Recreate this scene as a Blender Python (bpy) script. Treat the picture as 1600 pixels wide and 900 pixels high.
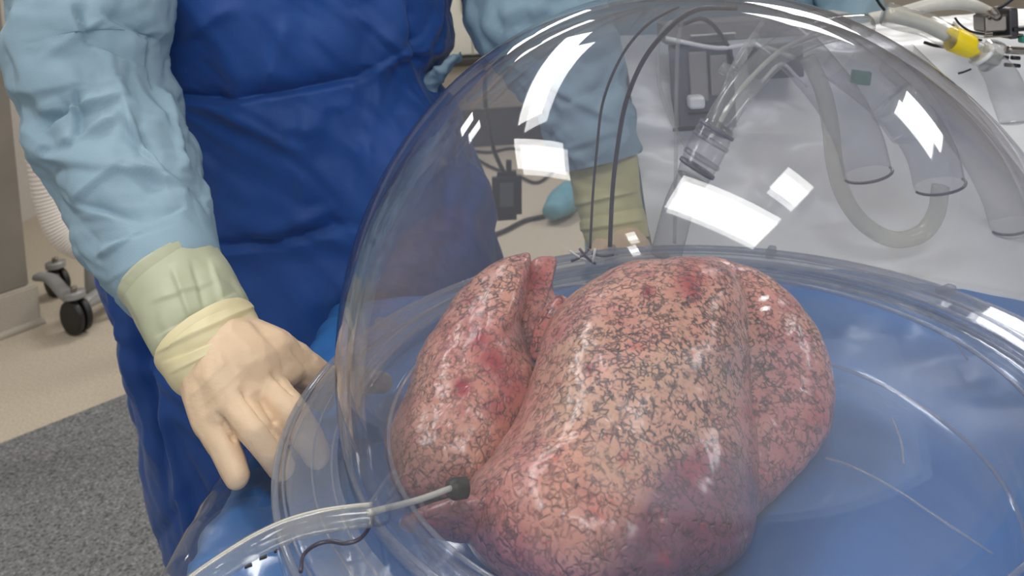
import bpy, bmesh, math, random
import numpy as np
from mathutils import Vector, Matrix, noise as mnoise
random.seed(7); rng = np.random.default_rng(7)
S = bpy.context.scene
for o in list(bpy.data.objects): bpy.data.objects.remove(o)

# ---------------- camera ----------------
FPX, HC = 1300.0, 1.36
PIT, ROL = math.radians(3.2), math.radians(-3.8)
Fv = np.array([0, math.cos(PIT), -math.sin(PIT)]); Uv = np.array([0, math.sin(PIT), math.cos(PIT)]); Rv = np.array([1.0, 0, 0])
Rc = math.cos(ROL)*Rv + math.sin(ROL)*Uv
Uc = -math.sin(ROL)*Rv + math.cos(ROL)*Uv
cam = bpy.data.cameras.new('camera'); camo = bpy.data.objects.new('camera', cam); S.collection.objects.link(camo)
M = Matrix(((Rc[0], Uc[0], -Fv[0], 0), (Rc[1], Uc[1], -Fv[1], 0), (Rc[2], Uc[2], -Fv[2], HC), (0, 0, 0, 1)))
camo.matrix_world = M
cam.sensor_width = 36; cam.lens = FPX/1600*36; cam.shift_y = -450/1600
cam.clip_start = .01
cam.dof.use_dof = True; cam.dof.focus_distance = .62; cam.dof.aperture_fstop = 13
S.camera = camo

# ---------------- world and exposure ----------------
W = bpy.data.worlds.new('world'); S.world = W; W.use_nodes = True
bg = W.node_tree.nodes['Background']; bg.inputs[0].default_value = (.80, .83, .88, 1); bg.inputs[1].default_value = .7
S.view_settings.view_transform = 'Standard'; S.view_settings.look = 'None'
S.view_settings.exposure = 0.76; S.view_settings.gamma = 1; S.view_settings.use_curve_mapping = False
S.cycles.transparent_max_bounces = 32; S.cycles.max_bounces = 10
LAMP = 9.5   # radiance of the ceiling panels

# ---------------- helpers ----------------
O = np.array([0, 0, HC])
def ray(px, py):
    d = Fv + (px-800)/FPX*Rc - py/FPX*Uc
    return d/np.linalg.norm(d)
def PY(px, py, y): d = ray(px, py); return O + d*(y/d[1])
def PZ(px, py, z): d = ray(px, py); return O + d*((z-HC)/d[2])
def proj(P):
    P = np.asarray(P, float)-O
    w = P@Fv
    return np.stack([800+FPX*(P@Rc)/w, -FPX*(P@Uc)/w], -1)

def lin(c):   # sRGB 0-255 -> linear
    return tuple(((v/255)/12.92 if v/255 <= .04045 else ((v/255+.055)/1.055)**2.4) for v in c)+(1,)
def newmat(n):
    m = bpy.data.materials.new(n); m.use_nodes = True
    nt = m.node_tree; b = nt.nodes['Principled BSDF']; return m, nt, b
def N(nt, t, **k):
    n = nt.nodes.new(t)
    for a, v in k.items():
        if hasattr(n, a): setattr(n, a, v)
    return n
def mat(n, col, rough=.6, metal=0, var=.12, scale=30, bump=.0, bscale=200, coat=0, coatr=.15, spec=.5, sss=0, sheen=0):
    m, nt, b = newmat(n); L = nt.links
    tc = N(nt, 'ShaderNodeTexCoord'); nz = N(nt, 'ShaderNodeTexNoise'); nz.inputs['Scale'].default_value = scale; nz.inputs['Detail'].default_value = 5
    L.new(tc.outputs['Object'], nz.inputs['Vector'])
    r = N(nt, 'ShaderNodeValToRGB'); c = lin(col)
    r.color_ramp.elements[0].position = .3; r.color_ramp.elements[1].position = .7
    r.color_ramp.elements[0].color = tuple(v*(1-var) for v in c[:3])+(1,)
    r.color_ramp.elements[1].color = tuple(min(1, v*(1+var)) for v in c[:3])+(1,)
    L.new(nz.outputs['Fac'], r.inputs[0]); L.new(r.outputs[0], b.inputs['Base Color'])
    b.inputs['Roughness'].default_value = rough; b.inputs['Metallic'].default_value = metal
    b.inputs['Coat Weight'].default_value = coat; b.inputs['Coat Roughness'].default_value = coatr
    b.inputs['Specular IOR Level'].default_value = spec
    b.inputs['Sheen Weight'].default_value = sheen
    if sss: b.inputs['Subsurface Weight'].default_value = sss; b.inputs['Subsurface Radius'].default_value = (.01, .004, .003); b.inputs['Subsurface Scale'].default_value = .5
    if bump:
        n2 = N(nt, 'ShaderNodeTexNoise'); n2.inputs['Scale'].default_value = bscale; n2.inputs['Detail'].default_value = 3
        L.new(tc.outputs['Object'], n2.inputs['Vector'])
        bp = N(nt, 'ShaderNodeBump'); bp.inputs['Strength'].default_value = bump; bp.inputs['Distance'].default_value = .002
        L.new(n2.outputs['Fac'], bp.inputs['Height']); L.new(bp.outputs[0], b.inputs['Normal'])
    return m
def clear(n, tint=(.97, .975, .98), ior=1.45, rough=.03, haze=.03, hcol=(.8, .82, .86), edge=0.0, edgecol=(.35, .38, .48)):
    m, nt, b = newmat(n); L = nt.links; nt.nodes.remove(b)
    out = nt.nodes['Material Output']
    tr = N(nt, 'ShaderNodeBsdfTransparent'); tr.inputs[0].default_value = tint+(1,)
    gl = N(nt, 'ShaderNodeBsdfGlossy'); gl.inputs['Roughness'].default_value = rough
    df = N(nt, 'ShaderNodeBsdfDiffuse'); df.inputs[0].default_value = hcol+(1,)
    tl = N(nt, 'ShaderNodeBsdfTranslucent'); tl.inputs[0].default_value = hcol+(1,)
    mh = N(nt, 'ShaderNodeMixShader'); L.new(df.outputs[0], mh.inputs[1]); L.new(tl.outputs[0], mh.inputs[2])
    lw = N(nt, 'ShaderNodeLayerWeight'); lw.inputs[0].default_value = .35
    # tint gets deeper where one looks through more plastic (grazing)
    mr = N(nt, 'ShaderNodeMath', operation='POWER'); mr.inputs[1].default_value = 3.0; L.new(lw.outputs['Facing'], mr.inputs[0])
    mm = N(nt, 'ShaderNodeMath', operation='MULTIPLY'); mm.inputs[1].default_value = edge; L.new(mr.outputs[0], mm.inputs[0])
    cx = N(nt, 'ShaderNodeMix', data_type='RGBA'); L.new(mm.outputs[0], cx.inputs[0])
    cx.inputs[6].default_value = tint+(1,); cx.inputs[7].default_value = edgecol+(1,)
    L.new(cx.outputs[2], tr.inputs[0])
    m1 = N(nt, 'ShaderNodeMixShader'); m1.inputs[0].default_value = haze
    L.new(tr.outputs[0], m1.inputs[1]); L.new(mh.outputs[0], m1.inputs[2])
    fr = N(nt, 'ShaderNodeFresnel'); fr.inputs[0].default_value = ior
    geo = N(nt, 'ShaderNodeNewGeometry')
    # same reflectance from both sides of the sheet
    ii = N(nt, 'ShaderNodeMath', operation='MULTIPLY_ADD'); L.new(geo.outputs['Backfacing'], ii.inputs[0]); ii.inputs[1].default_value = 1/ior-ior; ii.inputs[2].default_value = ior
    fr2 = N(nt, 'ShaderNodeFresnel'); L.new(ii.outputs[0], fr2.inputs[0])
    m2 = N(nt, 'ShaderNodeMixShader'); L.new(fr.outputs[0], m2.inputs[0])
    L.new(m1.outputs[0], m2.inputs[1]); L.new(gl.outputs[0], m2.inputs[2])
    L.new(m2.outputs[0], out.inputs[0])
    # the fresnel node inverts the ior on backfaces by itself; feed the inverse there
    L.new(ii.outputs[0], fr.inputs[0]); nt.nodes.remove(fr2)
    return m

def obj(name, me, m=None, parent=None, smooth=True, loc=None):
    o = bpy.data.objects.new(name, me); S.collection.objects.link(o)
    if m is not None and not me.materials:
        for q in (m if isinstance(m, (list, tuple)) else [m]): me.materials.append(q)
    if smooth and len(me.polygons): me.polygons.foreach_set('use_smooth', [True]*len(me.polygons))
    if parent is not None:
        o.parent = parent; o.matrix_parent_inverse = parent.matrix_world.inverted() if False else Matrix.Translation(-Vector(parent.location))
    return o
def tag(o, label=None, cat=None, group=None, kind=None):
    for k, v in (('label', label), ('category', cat), ('group', group), ('kind', kind)):
        if v: o[k] = v
    return o
def empty(name, loc, label, cat, group=None):
    o = bpy.data.objects.new(name, None); S.collection.objects.link(o); o.location = Vector(loc); o.empty_display_size = .05
    return tag(o, label, cat, group)
def mesh(name, V, F):
    me = bpy.data.meshes.new(name); me.from_pydata([tuple(map(float, v)) for v in V], [], [tuple(map(int, f)) for f in F]); me.update(); return me
def bm_mesh(bm, name='m'):
    me = bpy.data.meshes.new(name); bmesh.ops.recalc_face_normals(bm, faces=bm.faces); bm.to_mesh(me); bm.free(); return me
def catmull(pts, n=8):
    P = [np.array(p, float) for p in pts]; P = [2*P[0]-P[1]]+P+[2*P[-1]-P[-2]]; out = []
    for i in range(1, len(P)-2):
        for k in range(n):
            t = k/n; a, b, c, d = P[i-1:i+3]
            out.append(.5*((2*b)+(-a+c)*t+(2*a-5*b+4*c-d)*t*t+(-a+3*b-3*c+d)*t**3))
    out.append(P[-2]); return np.array(out)
def sweep(pts, rad, seg=12, cap=True, n=8, closed=False, flat=1.0):
    """tube mesh data; pts rows may be xyz; rad a number, or a list per control point"""
    C = catmull(pts, n)
    if np.isscalar(rad): R = np.full(len(C), rad)
    elif callable(rad): R = np.array([rad(i/(len(C)-1)) for i in range(len(C))])
    else: R = np.maximum(catmull([[r] for r in rad], n)[:, 0], 1e-4)
    T = np.gradient(C, axis=0); T /= np.linalg.norm(T, axis=1)[:, None]+1e-12
    up = np.array([0, 0, 1.]) if abs(T[0][2]) < .9 else np.array([0, 1., 0])
    u = np.cross(T[0], up); u /= np.linalg.norm(u); V = []; F = []
    for i in range(len(C)):
        u = u-T[i]*(u@T[i]); u /= np.linalg.norm(u); v = np.cross(T[i], u)
        for j in range(seg):
            a = 2*math.pi*j/seg; V.append(C[i]+R[i]*(math.cos(a)*u+flat*math.sin(a)*v))
    for i in range(len(C)-1):
        for j in range(seg):
            k = (j+1) % seg; F.append((i*seg+j, i*seg+k, (i+1)*seg+k, (i+1)*seg+j))
    if cap:
        F.append(tuple(range(seg-1, -1, -1))); F.append(tuple((len(C)-1)*seg+j for j in range(seg)))
    return np.array(V), F
def tube(name, pts, rad, m, parent=None, **k):
    V, F = sweep(pts, rad, **k); return obj(name, mesh(name, V, F), m, parent)
def lathe(name, prof, c, m, parent=None, seg=96, closed=False, xform=None):
    V = []; F = []; n = len(prof)
    for j in range(seg):
        a = 2*math.pi*j/seg
        for r, z in prof: V.append((c[0]+r*math.cos(a), c[1]+r*math.sin(a), c[2]+z))
    for j in range(seg):
        k = (j+1) % seg
        for i in range(n-1 if not closed else n):
            i2 = (i+1) % n; F.append((j*n+i, k*n+i, k*n+i2, j*n+i2))
    if xform is not None: V = [xform(np.array(v)) for v in V]
    return obj(name, mesh(name, V, F), m, parent)
def torus(name, c, R, r, m, parent=None, seg=128, s2=10):
    prof = [(R+r*math.cos(2*math.pi*i/s2), r*math.sin(2*math.pi*i/s2)) for i in range(s2)]
    return lathe(name, prof, c, m, parent, seg, closed=True)
def box(name, lo, hi, m, parent=None, bev=.0, rotz=0, kind=None):
    bm = bmesh.new(); bmesh.ops.create_cube(bm, size=1)
    lo, hi = np.array(lo, float), np.array(hi, float); c = (lo+hi)/2; s = hi-lo
    bmesh.ops.scale(bm, vec=s, verts=bm.verts)
    if bev: bmesh.ops.bevel(bm, geom=bm.edges[:], offset=bev, segments=2, affect='EDGES', profile=.5)
    if rotz: bmesh.ops.rotate(bm, cent=(0, 0, 0), matrix=Matrix.Rotation(rotz, 3, 'Z'), verts=bm.verts)
    bmesh.ops.translate(bm, vec=c, verts=bm.verts)
    o = obj(name, bm_mesh(bm), m, parent, smooth=False)
    if kind: o['kind'] = kind
    return o
def obox(name, c, ax, half, m, parent=None, bev=.001):
    """box oriented by three axis vectors"""
    bm = bmesh.new(); bmesh.ops.create_cube(bm, size=2); bmesh.ops.scale(bm, vec=half, verts=bm.verts)
    bmesh.ops.bevel(bm, geom=bm.edges[:], offset=bev, segments=2, affect='EDGES')
    A = np.array(ax, float); A = A/np.linalg.norm(A, axis=1)[:, None]
    for v in bm.verts: v.co = Vector(np.array(c)+v.co.x*A[0]+v.co.y*A[1]+v.co.z*A[2])
    return obj(name, bm_mesh(bm), m, parent, smooth=False)
def capsules(name, chains, voxel, m, parent=None, smooth=6, disp=None, post=None):
    """one continuous surface from tapered round limbs: chain = [(xyz, r), ...]"""
    bm = bmesh.new()
    for ch in chains:
        for (a, ra), (b, rb) in zip(ch[:-1], ch[1:]):
            a, b = np.array(a, float), np.array(b, float); b1 = bmesh.new()
            for c, r in ((a, ra), (b, rb)): bmesh.ops.create_icosphere(b1, subdivisions=2, radius=r, matrix=Matrix.Translation(Vector(c)))
            bmesh.ops.delete(b1, geom=b1.edges[:], context='EDGES_FACES')
            h = bmesh.ops.convex_hull(b1, input=b1.verts[:])
            bmesh.ops.delete(b1, geom=[e for e in b1.verts if not e.link_faces], context='VERTS')
            bmesh.ops.recalc_face_normals(b1, faces=b1.faces)
            mt = bpy.data.meshes.new('t'); b1.to_mesh(mt); b1.free(); bm.from_mesh(mt); bpy.data.meshes.remove(mt)
    me = bpy.data.meshes.new('t'); bm.to_mesh(me); bm.free(); o = bpy.data.objects.new('tmp', me); S.collection.objects.link(o)
    md = o.modifiers.new('r', 'REMESH'); md.mode = 'VOXEL'; md.voxel_size = voxel; md.use_smooth_shade = True
    ms = o.modifiers.new('s', 'SMOOTH'); ms.iterations = smooth; ms.factor = .5
    dg = bpy.context.evaluated_depsgraph_get(); dg.update()
    me2 = bpy.data.meshes.new_from_object(o.evaluated_get(dg)); bpy.data.objects.remove(o)
    r = obj(name, me2, m, parent)
    if post: displace(me2, post)
    return r
def getV(me):
    a = np.empty(len(me.vertices)*3, np.float32); me.vertices.foreach_get('co', a); return a.reshape(-1, 3).astype(float)
def getN(me):
    a = np.empty(len(me.vertices)*3, np.float32); me.vertex_normals.foreach_get('vector', a); return a.reshape(-1, 3).astype(float)
def displace(me, fn):
    V = getV(me); n = getN(me); V = V+n*fn(V)[:, None]; me.vertices.foreach_set('co', V.astype(np.float32).ravel()); me.update()
def fold(P, k, seed, n=5, warp=.6, aniso=(1, 1, 1)):
    """crumpled-cloth height: warped triangle waves, about -1..1"""
    g = np.random.default_rng(seed); Q = P*np.array(aniso)*k
    w = np.stack([np.sin(Q@g.normal(size=3)*.9+g.uniform(0, 6))+.5*np.sin(Q@g.normal(size=3)*2.1+g.uniform(0, 6)) for _ in range(3)], -1)*warp
    Q = Q+w; h = 0; tot = 0
    for i in range(n):
        d = g.normal(size=3); d /= np.linalg.norm(d); a = 1/(1+i*.55); fr = (1+i*.6)
        t = (Q@d)*fr/3+g.uniform(0, 1); h = h+a*(np.abs((t % 1)*2-1)*2-1); tot += a
    return h/tot*1.6
def creases(P, L, yscale=1):
    """folds: (x0,y0,x1,y1,width_px,height_m) as seen on the garment; steep on one side"""
    q = proj(P); d = np.zeros(len(P))
    for x0, y0, x1, y1, w, a in L:
        A = np.array([x0, y0]); B = np.array([x1, y1]); u = (B-A); ln = np.linalg.norm(u); u = u/ln; nn = np.array([-u[1], u[0]])
        t = (q-A)@u/ln; s = (q-A)@nn
        fade = np.clip((t+.12)/.3, 0, 1)*np.clip((1.12-t)/.3, 0, 1)
        prof = np.where(s > 0, np.exp(-(s/(w*.45))**2), np.exp(-np.abs(s)/(w*1.5)))
        d += a*fade*prof
    return d
def sstep(x, a, b): t = np.clip((x-a)/(b-a), 0, 1); return t*t*(3-2*t)

# ---------------- materials ----------------
m_gown = mat('deep_blue_fabric', (8, 68, 142), rough=.62, var=.10, scale=14, bump=.25, bscale=900, sheen=.15)
m_sleeve = mat('pale_blue_fabric', (138, 165, 181), rough=.75, var=.04, scale=20, bump=.2, bscale=900)
m_glove = mat('cream_latex', (220, 192, 160), rough=.5, var=.06, scale=40, bump=.15, bscale=400, sss=.05)
m_glove2 = mat('yellow_latex', (222, 210, 168), rough=.5, var=.06, scale=30)
m_cuff = mat('pale_green_latex', (180, 184, 156), rough=.5, var=.06, scale=30)
m_skin = mat('skin', (205, 160, 135), rough=.55)
m_drape = mat('blue_drape', (52, 112, 178), rough=.5, var=.12, scale=9, coat=.35, coatr=.22)
m_steel = mat('brushed_steel', (150, 146, 140), rough=.42, metal=.65, var=.08, scale=6)
m_tile = mat('pale_wall_panel', (200, 196, 190), rough=.5, var=.03)
m_plinth = mat('speckled_plinth', (176, 168, 156), rough=.6, var=.14, scale=260)
m_wallback = mat('taupe_wall', (168, 160, 150), rough=.7, var=.03)
m_ceil = mat('ceiling_white', (222, 222, 220), rough=.8, var=.02)
m_cab = mat('cabinet_beige', (196, 194, 184), rough=.45, var=.02)
m_cab2 = mat('cabinet_taupe', (140, 132, 124), rough=.5, var=.03)
m_dark = mat('dark_recess', (46, 44, 46), rough=.6)
m_hose = mat('white_hose', (226, 216, 206), rough=.5, var=.04, scale=50)
m_grey = mat('grey_enamel', (150, 150, 150), rough=.45, metal=.2, var=.03)
m_black = mat('black_rubber', (26, 26, 28), rough=.45, var=.1)
m_blackg = mat('black_cable', (22, 22, 26), rough=.35)
m_sheet = mat('pale_grey_sheet', (222, 223, 225), rough=.38, var=.03, scale=8, coat=.3, coatr=.2)
m_white = mat('white_plastic', (232, 232, 230), rough=.35)
m_yellow = mat('yellow_plastic', (244, 214, 20), rough=.35, var=.05)
m_greenp = mat('green_plastic', (40, 128, 108), rough=.4)
m_tealp = mat('teal_fabric', (96, 150, 165), rough=.6)
m_rail = mat('polished_steel', (150, 142, 134), rough=.22, metal=.9, var=.05)
m_dome = clear('dome_plastic', tint=(.965, .97, .98), ior=1.5, rough=.02, haze=.035, edge=.75, edgecol=(.36, .40, .55))
m_tray = clear('tray_plastic', tint=(.94, .955, .975), ior=1.5, rough=.05, haze=.05, edge=.4)
m_rim = clear('rim_plastic', tint=(.80, .82, .86), ior=1.6, rough=.06, haze=.22, edge=.9, edgecol=(.30, .32, .40))
m_tube = clear('tube_plastic', tint=(.90, .90, .89), ior=1.5, rough=.06, haze=.16, hcol=(.82, .81, .76), edge=.8, edgecol=(.5, .5, .5))
m_tubeg = clear('grey_tube_plastic', tint=(.90, .90, .91), ior=1.45, rough=.1, haze=.07, hcol=(.6, .6, .62), edge=.8, edgecol=(.4, .4, .42))
m_film = clear('film_plastic', tint=(.96, .96, .96), ior=1.65, rough=.08, haze=.05)
m_inner = mat('opaque_line', (200, 197, 188), rough=.35)

def m_floor(name, base, dark, light, sc):
    m, nt, b = newmat(name); L = nt.links
    tc = N(nt, 'ShaderNodeTexCoord'); n1 = N(nt, 'ShaderNodeTexNoise'); n1.inputs['Scale'].default_value = sc; n1.inputs['Detail'].default_value = 2
    n3 = N(nt, 'ShaderNodeTexNoise'); n3.inputs['Scale'].default_value = 1.2
    L.new(tc.outputs['Object'], n1.inputs['Vector']); L.new(tc.outputs['Object'], n3.inputs['Vector'])
    r = N(nt, 'ShaderNodeValToRGB'); e = r.color_ramp.elements
    e[0].position = .36; e[0].color = lin(dark); e[1].position = .47; e[1].color = lin(base)
    q = e.new(.58); q.color = lin(base); q = e.new(.68); q.color = lin(light)
    L.new(n1.outputs['Fac'], r.inputs[0])
    L.new(r.outputs[0], b.inputs['Base Color']); b.inputs['Roughness'].default_value = .7
    return m
m_fl_b = m_floor('beige_vinyl', (190, 178, 160), (176, 163, 146), (202, 191, 174), 130)
m_fl_g = m_floor('grey_vinyl', (116, 116, 118), (66, 68, 72), (150, 150, 150), 150)

# ---------------- setting ----------------
def struct(o): o['kind'] = 'structure'; return o
X0, X1, Y0, Y1, ZC = -2.9, 3.6, -3.2, 6.4, 2.7
fl = struct(obj('floor', mesh('f', [(X0, Y0, 0), (X1, Y0, 0), (X1, Y1, 0), (X0, Y1, 0)], [(0, 1, 2, 3)]), m_fl_b, smooth=False))
a0 = PZ(0, 695, 0); a1 = PZ(190, 620, 0); dd = (a1-a0)/np.linalg.norm(a1-a0)
pA = a0-dd*1.4; pB = a1+dd*.55; side = np.array([dd[1], -dd[0], 0])
pC = pB+side*1.5; pD = pC-dd*3.0; pD = pD; 
poly = [pA, pA+side*3.0, pB+side*3.0, pB]
V = [(p[0], p[1], .001) for p in poly]+[(p[0], p[1], .004) for p in poly]
flo = obj('floor_panel', mesh('fp', V, [(4, 5, 6, 7), (0, 1, 5, 4), (1, 2, 6, 5), (2, 3, 7, 6), (3, 0, 4, 7)]), m_fl_g, fl, smooth=False)
bmx = bmesh.new(); bmx.from_mesh(flo.data); bmesh.ops.recalc_face_normals(bmx, faces=bmx.faces); bmx.to_mesh(flo.data); bmx.free()
struct(box('wall_back', (X0, Y1, 0), (X1, Y1+.1, ZC), m_wallback))
struct(box('wall_left', (X0-.1, Y0, 0), (X0, Y1, ZC), m_tile))
struct(box('wall_right', (X1, Y0, 0), (X1+.1, Y1, ZC), m_wallback))
struct(box('ceiling', (X0, Y0, ZC), (X1, Y1, ZC+.1), m_ceil))
# steel-clad column with a coved speckled plinth at the left
pc = PZ(66, 506, 0); pc2 = PZ(0, 530, 0); e1 = (pc2-pc)/np.linalg.norm(pc2-pc); e2 = np.array([-e1[1], e1[0], 0]);
if e2[1] < 0: e2 = -e2
def prism(name, pts, z0, z1, m, parent=None, bev=0):
    bm = bmesh.new(); vs = [bm.verts.new((p[0], p[1], z0)) for p in pts]; f = bm.faces.new(vs)
    r = bmesh.ops.extrude_face_region(bm, geom=[f]); bmesh.ops.translate(bm, vec=(0, 0, z1-z0), verts=[v for v in r['geom'] if isinstance(v, bmesh.types.BMVert)])
    if bev: bmesh.ops.bevel(bm, geom=bm.edges[:], offset=bev, segments=2, affect='EDGES')
    return obj(name, bm_mesh(bm), m, parent, smooth=False)
ins = .025
ztop = float(PY(56, 440, pc[1]+.03)[2])
trim = struct(prism('trim_1', [pc, pc+e1*.85, pc+e1*.85+e2*.5, pc+e2*.5], 0, ztop, m_plinth, bev=.008))
q0 = pc+e1*ins+e2*ins
struct(prism('wall_column', [q0, q0+e1*.17, q0+e1*.17+e2*.44, q0+e2*.44], ztop, ZC, m_steel, bev=.006))
q1 = q0+e1*.172
struct(prism('wall_panel', [q1, q1+e1*.6, q1+e1*.6+e2*.42, q1+e2*.42], ztop, ZC, m_tile, bev=.004))
# cove strip at the foot of the plinth
cv = sweep([pc-e2*.0+np.array([.0, -.0, .006])+e1*.9, pc+np.array([0, 0, .006]), pc+e2*.5+np.array([0, 0, .006])], .02, seg=8, n=1)
struct(obj('baseboard_left', mesh('bb', *cv), m_plinth))

# ceiling light panels (the bright patches mirrored by the dome)
def m_emit(name, s):
    m, nt, b = newmat(name); nt.nodes.remove(b); e = N(nt, 'ShaderNodeEmission'); e.inputs[0].default_value = (1, .985, .96, 1); e.inputs[1].default_value = s
    nt.links.new(e.outputs[0], nt.nodes['Material Output'].inputs[0]); return m
m_lamp = m_emit('lamp_diffuser', LAMP)
def ceiling_light(pts, label, z=ZC-.02):
    pts = [np.array(p, float) for p in pts]; c = sum(pts)/4
    t = empty('ceiling_light', (c[0], c[1], ZC), label, 'light', 'ceiling lights')
    V = [(p[0], p[1], z) for p in pts]; obj('diffuser', mesh('d', V, [(0, 1, 2, 3)]), m_lamp, t, smooth=False)
    bm = bmesh.new()
    for i in range(4):
        a, b = pts[i], pts[(i+1) % 4]; d = (b-a)/np.linalg.norm(b-a); n = np.array([d[1], -d[0]])
        if n@((a+b)/2-c) < 0: n = -n
        q = [a-d*.02, b+d*.02, b+d*.02+n*.03, a-d*.02+n*.03]
        lo = [bm.verts.new((p[0], p[1], z-.012)) for p in q]; hi = [bm.verts.new((p[0], p[1], ZC)) for p in q]
        bm.faces.new(lo); bm.faces.new(hi[::-1])
        for k in range(4): bm.faces.new((lo[k], hi[k], hi[(k+1) % 4], lo[(k+1) % 4]))
    obj('frame', bm_mesh(bm), m_white, t, smooth=False)
ceiling_light([(-.03, -.13), (.71, -.63), (.45, -.95), (-.26, -.40)], 'large ceiling light panel right above the camera')
ceiling_light([(.60, -.30), (.77, -.09), (1.0, -.27), (.83, -.49)], 'small square ceiling light panel beside the large one above the camera')
ceiling_light([(-1.35, .68), (-.92, .25), (-.80, .57), (-1.22, 1.05)], 'ceiling light panel above the left worker')
ceiling_light([(-1.12, 1.16), (-.85, 1.05), (-.20, 2.10), (-.40, 2.35)], 'long slanting ceiling light strip behind the left worker')
ceiling_light([(2.2, 1.35), (2.9, 1.0), (3.1, 1.5), (2.5, 1.9)], 'ceiling light panel near the right wall')
ceiling_light([(1.2, 3.2), (1.6, 3.0), (2.9, 4.2), (2.5, 4.5)], 'long ceiling light strip in the far right corner')

ceiling_light([(-1.95, 2.2), (-1.65, 2.2), (-1.65, 2.5), (-1.95, 2.5)], 'small ceiling light panel over the elbow of the left worker')
ceiling_light([(-1.2, 4.2), (0, 4.2), (0, 4.8), (-1.2, 4.8)], 'added fill light panel in front of the far cabinets')  # added panel, there only to brighten the far side of the room
for i, (lx, ly) in enumerate(((.57, -1.79), (.60, -2.02), (-.65, -.62), (-.70, -.78))):
    ceiling_light([(lx-.05, ly-.05), (lx+.05, ly-.05), (lx+.05, ly+.05), (lx-.05, ly+.05)], ['front small downlight of the right pair behind the camera', 'rear small downlight of the right pair behind the camera', 'front small downlight of the left pair behind the camera', 'rear small downlight of the left pair behind the camera'][i])
# ---------------- far cabinets ----------------
def cabinet(x0, x1, y0, y1, z0, z1, n, m, label, name='wall_cabinet', group=None):
    t = empty(name, ((x0+x1)/2, y1, z0), label, 'cabinet', group)
    box('body', (x0, y0, z0), (x1, y1, z1), m, t, bev=.004)
    w = (x1-x0)/n
    for i in range(n):
        d = box('door', (x0+i*w+.006, y0-.022, z0+.012), (x0+(i+1)*w-.006, y0-.001, z1-.012), m, t, bev=.003)
        hx = x0+(i+1)*w-.05 if i % 2 == 0 else x0+i*w+.05
        h = box('handle', (hx-.012, y0-.045, (z0+z1)/2-.13), (hx+.012, y0-.023, (z0+z1)/2-.03), m_steel, d, bev=.004)
    return t
xc = float(PY(737, 50, 5.9)[0]); zc = float(PY(720, 88, 5.9)[2])
cabinet(xc-.55, xc+.55, 5.9, 6.38, zc, zc+.9, 2, m_cab, 'pale beige two-door cabinet on the far wall beside the left worker', group=None)
cabinet(xc+.56, xc+2.2, 5.9, 6.38, zc, zc+.9, 3, m_cab, 'pale beige three-door cabinet on the far wall behind the dome')
cabinet(-2.7, xc-.56, 5.9, 6.38, zc, zc+.9, 3, m_cab, 'pale beige cabinet on the far wall hidden behind the left worker')
b_ = empty('base_cabinet', (0, 6.1, 0), 'taupe low base cabinet along the far wall over a dark toe recess', 'cabinet')
box('body', (-2.7, 5.8, .28), (2.6, 6.38, zc-.05), m_cab2, b_, bev=.01)
box('toe_recess', (-2.7, 5.86, .005), (2.6, 6.38, .28), m_dark, b_)
box('worktop', (-2.75, 5.76, zc-.05), (2.65, 6.38, zc-.005), m_dark, b_, bev=.006)

# ---------------- hose and wheeled base at far left ----------------
def corr(amp, nring): return lambda t: .0
hp = [PY(60, 90, 2.62), PY(64, 170, 2.62), PY(68, 240, 2.6), PY(80, 310, 2.6), PY(100, 360, 2.6), PY(132, 382, 2.62), PY(170, 382, 2.66), PY(220, 360, 2.7), PY(300, 300, 2.8)]
wc = PZ(122, 520, 0)
eq = empty('equipment_stand', (wc[0]+.3, wc[1]+.1, 0), 'grey wheeled equipment stand with black casters at the far left', 'cart')
ym = wc[1]
V, F = sweep(hp, lambda t: .050+.0016*math.sin(t*2*math.pi*85), seg=24, n=48)
obj('corrugated_hose', mesh('h', V, F), m_hose, eq)['label'] = 'white corrugated flexible hose'
tube('leg', [PY(60, 432, ym+.25), PY(80, 436, ym+.2), PY(105, 462, ym+.05), PY(128, 474, ym+.02), PY(160, 462, ym+.12), PY(220, 455, ym+.2)], .028, m_grey, eq, flat=.6)
tube('leg', [PY(128, 474, ym+.02), PY(180, 440, ym+.25), PY(220, 428, ym+.4)], .026, m_grey, eq, flat=.6)
tube('post', [PY(147, 455, ym+.2), PY(146, 400, ym+.2), PY(150, 300, ym+.2), PY(152, 100, ym+.2)], .034, m_grey, eq)
def caster(c, ax, parent, r=.058):
    a = np.array(ax, float); a /= np.linalg.norm(a); c = np.array(c)
    w = .024
    for s in (-1, 1):
        k = c+a*s*.017
        V, F = sweep([k-a*w*.5, k-a*w*.4, k+a*w*.4, k+a*w*.5], [r*.9, r, r, r*.9], seg=36, n=2)
        ob = obj('wheel', mesh('w', V, F), m_black, parent)
        V, F = sweep([k+a*s*w*.5-a*.004, k+a*s*(w*.5+.004)], [r*.62, r*.55], seg=30, n=1)
        obj('hub_cap', mesh('w', V, F), m_dark, ob)
    tube('fork', [c+np.array([0, 0, .02]), c+np.array([0, 0, r+.012])], .016, m_black, parent)
    tube('mounting_plate', [c+np.array([0, 0, r+.008]), c+np.array([0, 0, r+.03])], .04, m_grey, parent, seg=24)
    tube('bolt', [c+np.array([0, 0, r+.03]), c+np.array([0, 0, r+.05])], .012, m_rail, parent, seg=10)
caster([wc[0], wc[1], .068], (.5, .85, 0), eq, r=.066)
c2 = PZ(60, 480, 0); caster([c2[0]+.02, c2[1]+.12, .06], (.5, .8, 0), eq)

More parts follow.
